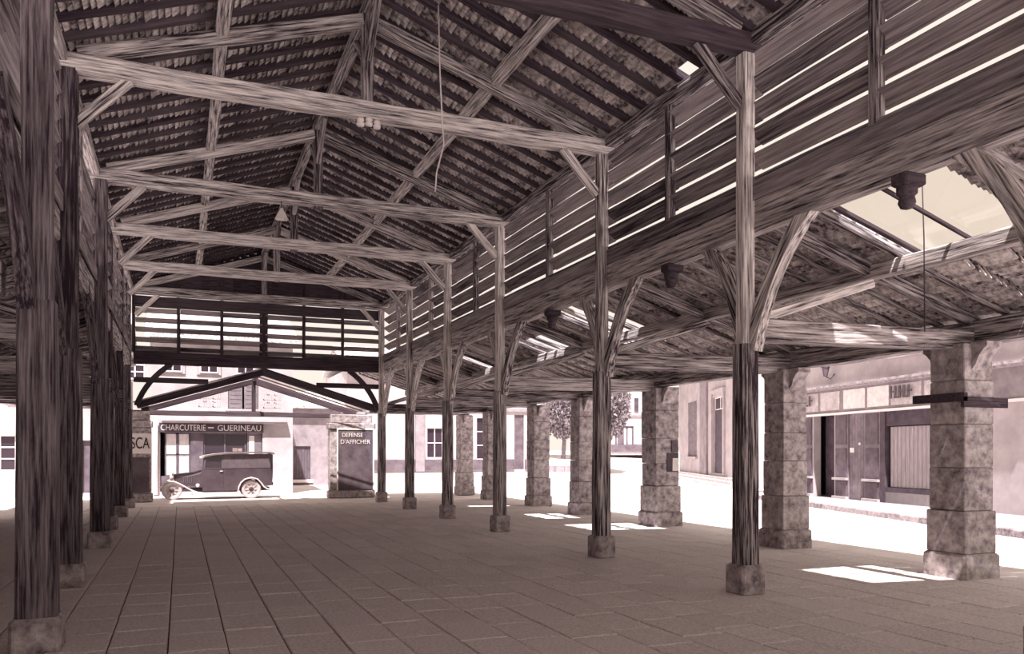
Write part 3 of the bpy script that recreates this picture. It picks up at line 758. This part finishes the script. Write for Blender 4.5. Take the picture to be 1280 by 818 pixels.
def panel_shutter(x0, x1, z0, z1):
    s = box('shutter_panel', rs, 'paint_grey', x0, x1, .0, .08, z0, z1); h = (x1 - x0) / 2; H = (z1 - z0) / 2
    for a, b_ in ((-H + .1, -H + .62), (-H + .82, -H + 1.75), (-H + 1.9, H - .12)):
        box('raised_panel', s, 'paint_mid', -h + .07, h - .07, -.075, -.035, a, b_)
    box('ledge', s, 'plaster', -h - .02, h + .02, -.17, -.04, -H + .66, -H + .74); box('foot', s, 'plaster', -h - .03, h + .03, -.17, -.04, -H, -H + .09)
panel_shutter(u(1003) - .4, u(1016), .1, zf0); panel_shutter(u(1044), u(1060), .1, zf0); panel_shutter(u(1081), u(1100), .1, zf0)
for k in range(6):
    a, b_ = u(1060), u(1081); w_ = (b_ - a) / 6; box('door_plank', rs, 'paint_grey', a + k * w_ + .006, a + (k + 1) * w_ - .006, .06, .12, .1, zf0)
link('door_knob', lathe_mesh('door_knob', [(0, -.07), (.04, -.06), (.05, -.03), (.03, 0)], 'enamel', 10, 'Y'), rs, local=Matrix.Translation((u(1074), .06, z_(1074, 555))))
box('card', rs, 'paper', u(1061), u(1066), .04, .06, z_(1064, 566), z_(1064, 560))
dr = box('door', rs, 'paint_dark', doorh[0], doorh[1], .5, .58, .1, zf0)
for (pa, pb2, ya, yb) in ((1033, 1038, 530, 541), (1031, 1040, 546, 549), (1030, 1040, 555, 568), (1030, 1041, 570, 585)):
    box('door_notice', rs, 'paint_grey' if ya != 570 else 'plaster_grey', u(pa), u(pb2), .46, .5, z_(1036, yb), z_(1036, ya))
box('window_reveal', rs, 'paint_dark', u(1101), u(1107), -.03, .3, .1, zf0)
bl = box('window_blind', rs, 'blind', u(1110), u(1172), .1, .14, .62, z_(1130, 533))
for k in range(12):
    q = -(u(1172) - u(1110)) / 2 + (u(1172) - u(1110)) * (k + .5) / 12; box('fold', bl, 'blind', q - .06, q + .06, -.035, -.018, -.95, .95)
box('blind_box', rs, 'paint_dark', u(1107), u(1173), .02, .2, z_(1130, 532), zf0); box('stall_riser', rs, 'paint_dark', u(1107), u(1173), .0, .2, .1, .6)
window(rs, *uwh[:2], *uwh[2:], 2, 3); box('sill', rs, 'plaster', uwh[0] - .15, uwh[1] + .15, -.2, .1, uwh[2] - .12, uwh[2])
ln = tag(empty('wall_lantern', frame(rs) @ Vector((u(1043), -.35, zf2 + .35)), math.atan2(U2.y, U2.x)), 'dark wall lantern on a bracket above the shop fascia', 'lantern')
link('glass_body', lathe_mesh('glass_body', [(0, 0), (.07, 0), (.13, .3), (.13, .32), (0, .32)], 'plaster_dark', 6, smooth=False), ln)
link('cap', lathe_mesh('cap', [(.16, .32), (.13, .38), (.05, .46), (0, .5)], 'iron', 6, smooth=False), ln)
link('bracket', tube_mesh('bracket', [(0, .36, .1), (0, .2, -.08), (0, 0, 0)], .02, 'iron'), ln)
# pavement in front of the two street houses
K0, K1 = ground(1003, 630), ground(1158, 652); KU = (K0 - K1).normalized()
pv = tag(empty('pavement', (K1.x, K1.y, 0)), 'raised pavement with kerb before the shuttered shop', 'pavement', kind='structure')
N_ = Vector((-KU.y, KU.x, 0)); N_ = N_ if N_.x > 0 else -N_
a0, a1 = K1 - KU * 9, K0 + KU * 6
V = [a0, a1, a1 + N_ * 5.5, a0 + N_ * 5.5]; V = [Vector((p.x - K1.x, p.y - K1.y, z)) for z in (-.06, .1) for p in V]
link('surface', mesh_of('surface', V, [(0, 1, 5, 4), (1, 2, 6, 5), (2, 3, 7, 6), (3, 0, 4, 7), (4, 5, 6, 7)], 'paving'), pv)
tot = (a1 - a0).length; nk = int(tot / 1.0); km = beam_mesh('kerb_stone', .985, .22, .17, 'stone_dark', jit=.006, seg=.3)
for k in range(nk): link('kerb_stone', km, pv, world=axis_matrix(a0 + KU * (k * 1.0) - N_ * .1 + Vector((0, 0, .03)), KU))

# far house on the square and trees
fh0 = on_y(764, 540, 66.0); 
FU = Vector((CA, -SA, 0)); FO = Vector((fh0.x, fh0.y, 1.75)); FO = FO - FU * 2.0
uf = lambda px: line_u(px, FO, FU); zfh = lambda px, py: line_z(px, py, FO, FU) - FO.z
fh = house('square_house', 'distant pale house with a shop window, across the square', FO, FU, uf(812) + 2, 7.5, 8, 'plaster', [(uf(769), uf(792), zfh(780, 558), zfh(780, 533))])
window(fh, uf(769), uf(792), zfh(780, 558), zfh(780, 533), 3, 1, 'paint_mid', 'curtain', .1, .16)
box('shop_door', fh, 'paint_mid', uf(772), uf(780), .02, .1, 0, zfh(780, 534)); box('plinth_band', fh, 'plaster_dark', uf(764), uf(803), -.1, 0, 0, zfh(780, 556))
box('string_course', fh, 'plaster_grey', .2, uf(812), -.12, 0, zfh(780, 521), zfh(780, 519)); 
sh3 = box('shutter', fh, 'paint_dark', uf(793), uf(798), -.08, 0, zfh(795, 515), zfh(795, 498))
def tree(label, loc, h, rad, n, seed):
    rng = random.Random(seed); t = tag(empty('tree', loc), label, 'tree', 'trees on the square')
    link('trunk', tube_mesh('trunk', [(0, 0, -.1), (.1, 0, h * .25), (0, .1, h * .5), (.1, .1, h * .8)], [.22, .18, .13, .05], 'bark', 8), t)
    for k in range(5):
        a = k * 1.26; link('branch', tube_mesh('branch', [(0, 0, h * (.32 + .06 * k)), (math.cos(a) * rad * .4, math.sin(a) * rad * .4, h * (.5 + .06 * k)), (math.cos(a) * rad * .8, math.sin(a) * rad * .8, h * (.6 + .06 * k))], [.09, .06, .02], 'bark', 6), t)
    V, Fc = [], []
    for k in range(n):
        v = Vector((rng.gauss(0, 1), rng.gauss(0, 1), rng.gauss(0, 1))).normalized() * (rng.uniform(.55, 1.08))
        p = Vector((v.x * rad, v.y * rad, h * .66 + v.z * h * .36)); s = rng.uniform(.1, .2)
        e = Euler((rng.uniform(0, 6), rng.uniform(0, 6), rng.uniform(0, 6))).to_matrix(); n0 = len(V)
        for q in ((-1, 0, 0), (0, -.5, .1), (1, 0, 0), (0, .5, .1)): V.append(p + e @ (Vector(q) * s))
        Fc.append((n0, n0 + 1, n0 + 2, n0 + 3))
    tag(link('foliage', mesh_of('foliage', V, Fc, 'leaf'), t), kind='stuff')
p = on_y(704, 560, 65); tree('pale leafy tree on the square, seen left of the second slender post', (p.x, p.y, rise(p.x, p.y)), 6.4, 2.0, 5000, 3)
p = on_y(752, 560, 54); tree('taller leafy tree whose twigs reach before the distant house', (p.x, p.y, rise(p.x, p.y)), 8.2, 2.1, 6000, 5)
# low wall of pale stones at the edge of the square
p0, p1 = on_y(682, 580, 56), on_y(760, 580, 56)
lwall = tag(empty('low_wall', (p0.x, 56, rise(p0.x, 56))), 'low pale garden wall at the foot of the trees', 'wall')
for k in range(7): 
    a = (p1.x - p0.x) / 7; box('stone_block', lwall, 'plaster_grey', k * a, k * a + a - .02, -.15, .15, -.2, .55 + random.uniform(-.03, .03), .03)

# ------------------------------------------------------------------ the parked van
VX, VY = -.66, 33.5
van = tag(empty('delivery_van', (VX, VY, -.05)), 'dark old delivery van with pale fenders parked before the shop', 'van')
vw = .66                       # half width; local x runs from the bonnet to the tail
def vlink(name, me, parent=None, y=0.0, loc=None):
    return link(name, me, parent or van, local=Matrix.Translation(loc or (0, y, 0)))
body = vlink('body', prism_mesh('body', [(1.45, .32), (2.74, .32), (2.86, .5), (3.02, .72), (3.2, .78), (3.4, .72), (3.56, .5), (3.62, .46), (3.96, .5), (3.99, .8), (4.0, 1.2), (1.44, 1.16), (1.4, 1.0)], -vw, vw, 'car_paint'))
vlink('cargo_box', prism_mesh('cargo_box', [(2.2, 1.19), (4.0, 1.21), (4.0, 1.68), (3.9, 1.72), (2.3, 1.69), (2.2, 1.66)], -vw + .01, vw - .01, 'car_panel'))
V, Fc = [], []
cab = vlink('cab', prism_mesh('cab', [(1.47, 1.14), (1.53, 1.14), (1.58, 1.56), (2.12, 1.64), (2.12, 1.17), (2.22, 1.17), (2.22, 1.68), (1.5, 1.6)], -vw + .02, vw - .02, 'car_panel'))
vlink('side_window', prism_mesh('side_window', [(1.54, 1.16), (2.13, 1.18), (2.13, 1.63), (1.58, 1.56)], -vw + .05, -vw + .06, 'window_glass'), cab)
vlink('side_window', prism_mesh('side_window', [(1.54, 1.16), (2.13, 1.18), (2.13, 1.63), (1.58, 1.56)], vw - .06, vw - .05, 'window_glass'), cab)
vlink('windscreen', prism_mesh('windscreen', [(1.455, 1.18), (1.465, 1.18), (1.49, 1.56), (1.48, 1.56)], -vw + .1, vw - .1, 'window_glass'), cab)
rp = [(1.36, 1.58), (1.55, 1.64), (1.9, 1.7), (2.4, 1.745), (3.2, 1.77), (3.9, 1.765), (4.06, 1.72)]
vlink('roof', sweep_mesh('roof', [(x, 0, z) for x, z in rp], vw * 2 + .06, .06, (0, 1, 0), 'car_fender', smooth=False))
# bonnet: tapers toward the radiator
V, Fc = [], []
secs = [(.44, .3, .52, .96), (.8, .37, .5, 1.0), (1.15, .45, .48, 1.04), (1.46, .56, .46, 1.12)]
for (x, hw, z0, z1) in secs:
    V += [Vector(p) for p in ((x, -hw, z0), (x, -hw, z1 - .14), (x, -hw * .72, z1 - .03), (x, 0, z1), (x, hw * .72, z1 - .03), (x, hw, z1 - .14), (x, hw, z0))]
for k in range(3):
    for i in range(7):
        j = (i + 1) % 7; Fc.append((k * 7 + i, k * 7 + j, k * 7 + 7 + j, k * 7 + 7 + i))
Fc += [tuple(reversed(range(7))), tuple(range(21, 28))]
hood = vlink('bonnet', mesh_of('bonnet', V, Fc, 'car_paint'))
for k in range(7): link('louvre', mesh_of('louvre', *(lambda V, Fc: (add_box(V, Fc, -.012, .012, -.015, .0, -.12, .12), (V, Fc))[1])([], []), 'car_panel'), hood, local=Matrix.Translation((.72 + k * .07, -.36 - k * .018, .74)))
vlink('radiator', prism_mesh('radiator', [(.38, .5), (.45, .5), (.45, .99), (.4, 1.0), (.37, .95)], -.3, .3, 'car_fender'))
vlink('chassis', prism_mesh('chassis', [(.3, .3), (3.9, .3), (3.9, .42), (.3, .42)], -.4, .4, 'iron'))
WR = .36
tyre = lathe_mesh('tyre', [(.255, -.055), (.3, -.075), (.345, -.06), (.36, -.02), (.36, .02), (.345, .06), (.3, .075), (.255, .055), (.255, -.055)], 'tyre', 32, 'Y')
rim = lathe_mesh('rim', [(.0, -.01), (.1, -.02), (.2, -.0), (.245, -.04), (.262, -.055), (.262, .055), (0, .055)], 'rim', 32, 'Y')
hub = lathe_mesh('hub_cap', [(0, -.075), (.06, -.07), (.085, -.04), (.09, 0)], 'iron', 20, 'Y')
spk = mesh_of('spoke', *(lambda V, Fc: (add_box(V, Fc, .07, .24, -.035, -.012, -.022, .022), (V, Fc))[1])([], []), 'tyre')
for cx in (.38, 3.2):
    for sy in (-1, 1):
        wh_ = link('wheel', tyre, van, local=Matrix.Translation((cx, sy * .6, WR)) @ Matrix.Rotation(0 if sy < 0 else math.pi, 4, 'Z'))
        link('rim', rim, wh_); link('hub_cap', hub, wh_)
        for k in range(8): link('spoke', spk, wh_, local=Matrix.Rotation(k * math.pi / 4, 4, 'Y'))
fp = [(.02, .47), (.05, .57), (.13, .66), (.28, .7), (.45, .69), (.65, .6), (.9, .45), (1.1, .33), (1.3, .26), (1.5, .235), (2.75, .235)]
rp2 = [(2.72, .28), (2.74, .45), (2.82, .62), (2.97, .75), (3.2, .81), (3.42, .75), (3.56, .6), (3.66, .45), (3.8, .36), (3.9, .35)]
for sy in (-1, 1):
    vlink('front_fender', sweep_mesh('front_fender', [(x, 0, z) for x, z in fp], [.2] * 8 + [.22] * 3, .045, (0, 1, 0), 'car_fender', smooth=True), y=sy * .62)
    vlink('rear_fender', sweep_mesh('rear_fender', [(x, 0, z) for x, z in rp2], .2, .045, (0, 1, 0), 'car_fender', smooth=True), y=sy * .64)
    link('headlamp', lathe_mesh('headlamp', [(0, -.1), (.06, -.08), (.1, -.0), (.105, .03), (0, .04)], 'rim', 16), van, local=Matrix.Translation((.34, sy * .42, .82)) @ Matrix.Rotation(-math.pi / 2, 4, 'Y'))
vlink('headlamp_bar', tube_mesh('headlamp_bar', [(.36, -.45, .74), (.36, .45, .74)], .02, 'iron'))
vlink('bumper', sweep_mesh('bumper', [(-.02, -.6, .45), (-.06, -.3, .45), (-.06, .3, .45), (-.02, .6, .45)], .07, .03, (0, 0, 1), 'car_fender'))
vlink('door_handle', prism_mesh('door_handle', [(2.06, 1.05), (2.16, 1.05), (2.16, 1.08), (2.06, 1.08)], -vw - .04, -vw - .005, 'enamel'))
vlink('side_lamp', lathe_mesh('side_lamp', [(0, -.03), (.07, -.02), (.07, .0)], 'enamel', 12, 'Y'), loc=(1.28, -.54, .53))
vlink('belt_moulding', prism_mesh('belt_moulding', [(1.5, 1.15), (4.0, 1.19), (4.0, 1.215), (1.5, 1.175)], -vw - .012, vw + .012, 'car_panel'))
vlink('door_seam', prism_mesh('door_seam', [(2.18, .36), (2.195, .36), (2.195, 1.15), (2.18, 1.15)], -vw - .004, -vw + .01, 'iron'))
vlink('tail_lamp', prism_mesh('tail_lamp', [(3.9, .5), (4.02, .5), (4.02, .62), (3.9, .62)], -.56, -.48, 'iron'))
pc = tag(empty('parcel', (VX + 2.72, VY - .2, 1.755)), 'small white parcel lying on the roof of the van', 'parcel')
box('carton', pc, 'paper', -.17, -.01, -.1, .1, 0, .14, .01); box('carton', pc, 'paper', .01, .17, -.1, .1, 0, .13, .01)

# ------------------------------------------------------------------ lamps, wires
p = on_y(352, 258, 16.5)
lp = tag(empty('pendant_lamp', (p.x, 16.48, 6.3)), 'small white enamel lamp shade hanging from the second tie beam', 'lamp')
link('shade', lathe_mesh('shade', [(.13, 0), (.125, .01), (.04, .17), (.03, .21), (0, .22)], 'enamel', 20), lp)
link('bulb', lathe_mesh('bulb', [(0, -.03), (.03, -.015), (.035, .02), (.02, .06), (0, .08)], 'enamel', 12), lp)
link('cord', tube_mesh('cord', [(0, 0, .2), (0, .1, .4)], .008, 'iron'), lp)
p = on_y(461, 155, YS[2] - .14)
cl = tag(empty('insulator_cluster', (p.x, YS[2] - .12, p.z)), 'white porcelain insulators under the king post of the nearest tie beam', 'insulator')
for k in range(3): link('insulator', lathe_mesh('insulator', [(0, 0), (.05, 0), (.06, .04), (.035, .06), (.055, .08), (.04, .12), (0, .13)], 'enamel', 12), cl, local=Matrix.Translation((-.12 + k * .12, -.02, -.05 + .02 * (k % 2))))
link('bracket', tube_mesh('bracket', [(-.16, .02, -.02), (.16, .02, -.02)], .015, 'iron'), cl)
def wire(pts, label, mat='paint_white', r=.011):
    b0 = Vector(pts[-1]); me = tube_mesh('hanging_wire', [Vector(p) - b0 for p in pts], r, mat, 5)
    tag(link('hanging_wire', me, None, world=Matrix.Translation(b0)), label, 'wire')
q = [on_y(548, 20, 11.2), on_y(550, 90, 11.2), on_y(553, 155, 11.2), on_y(555, 180, 11.2), on_y(546, 215, 11.2), on_y(544, 240, 11.2)]
wire([(q[0].x, q[0].y, roof_z(q[0].x) + .02)] + [tuple(p) for p in q[1:]], 'thin pale wire dangling from the roof before the nearest tie beam')
q = [on_y(1152, 215, 7.2), on_y(1155, 300, 7.2), on_y(1156, 415, 7.2)]
wire([(q[0].x, q[0].y, q[0].z + .1)] + [tuple(p) for p in q[1:]], 'thin dark wire hanging below the skylight at the right', 'iron', .008)
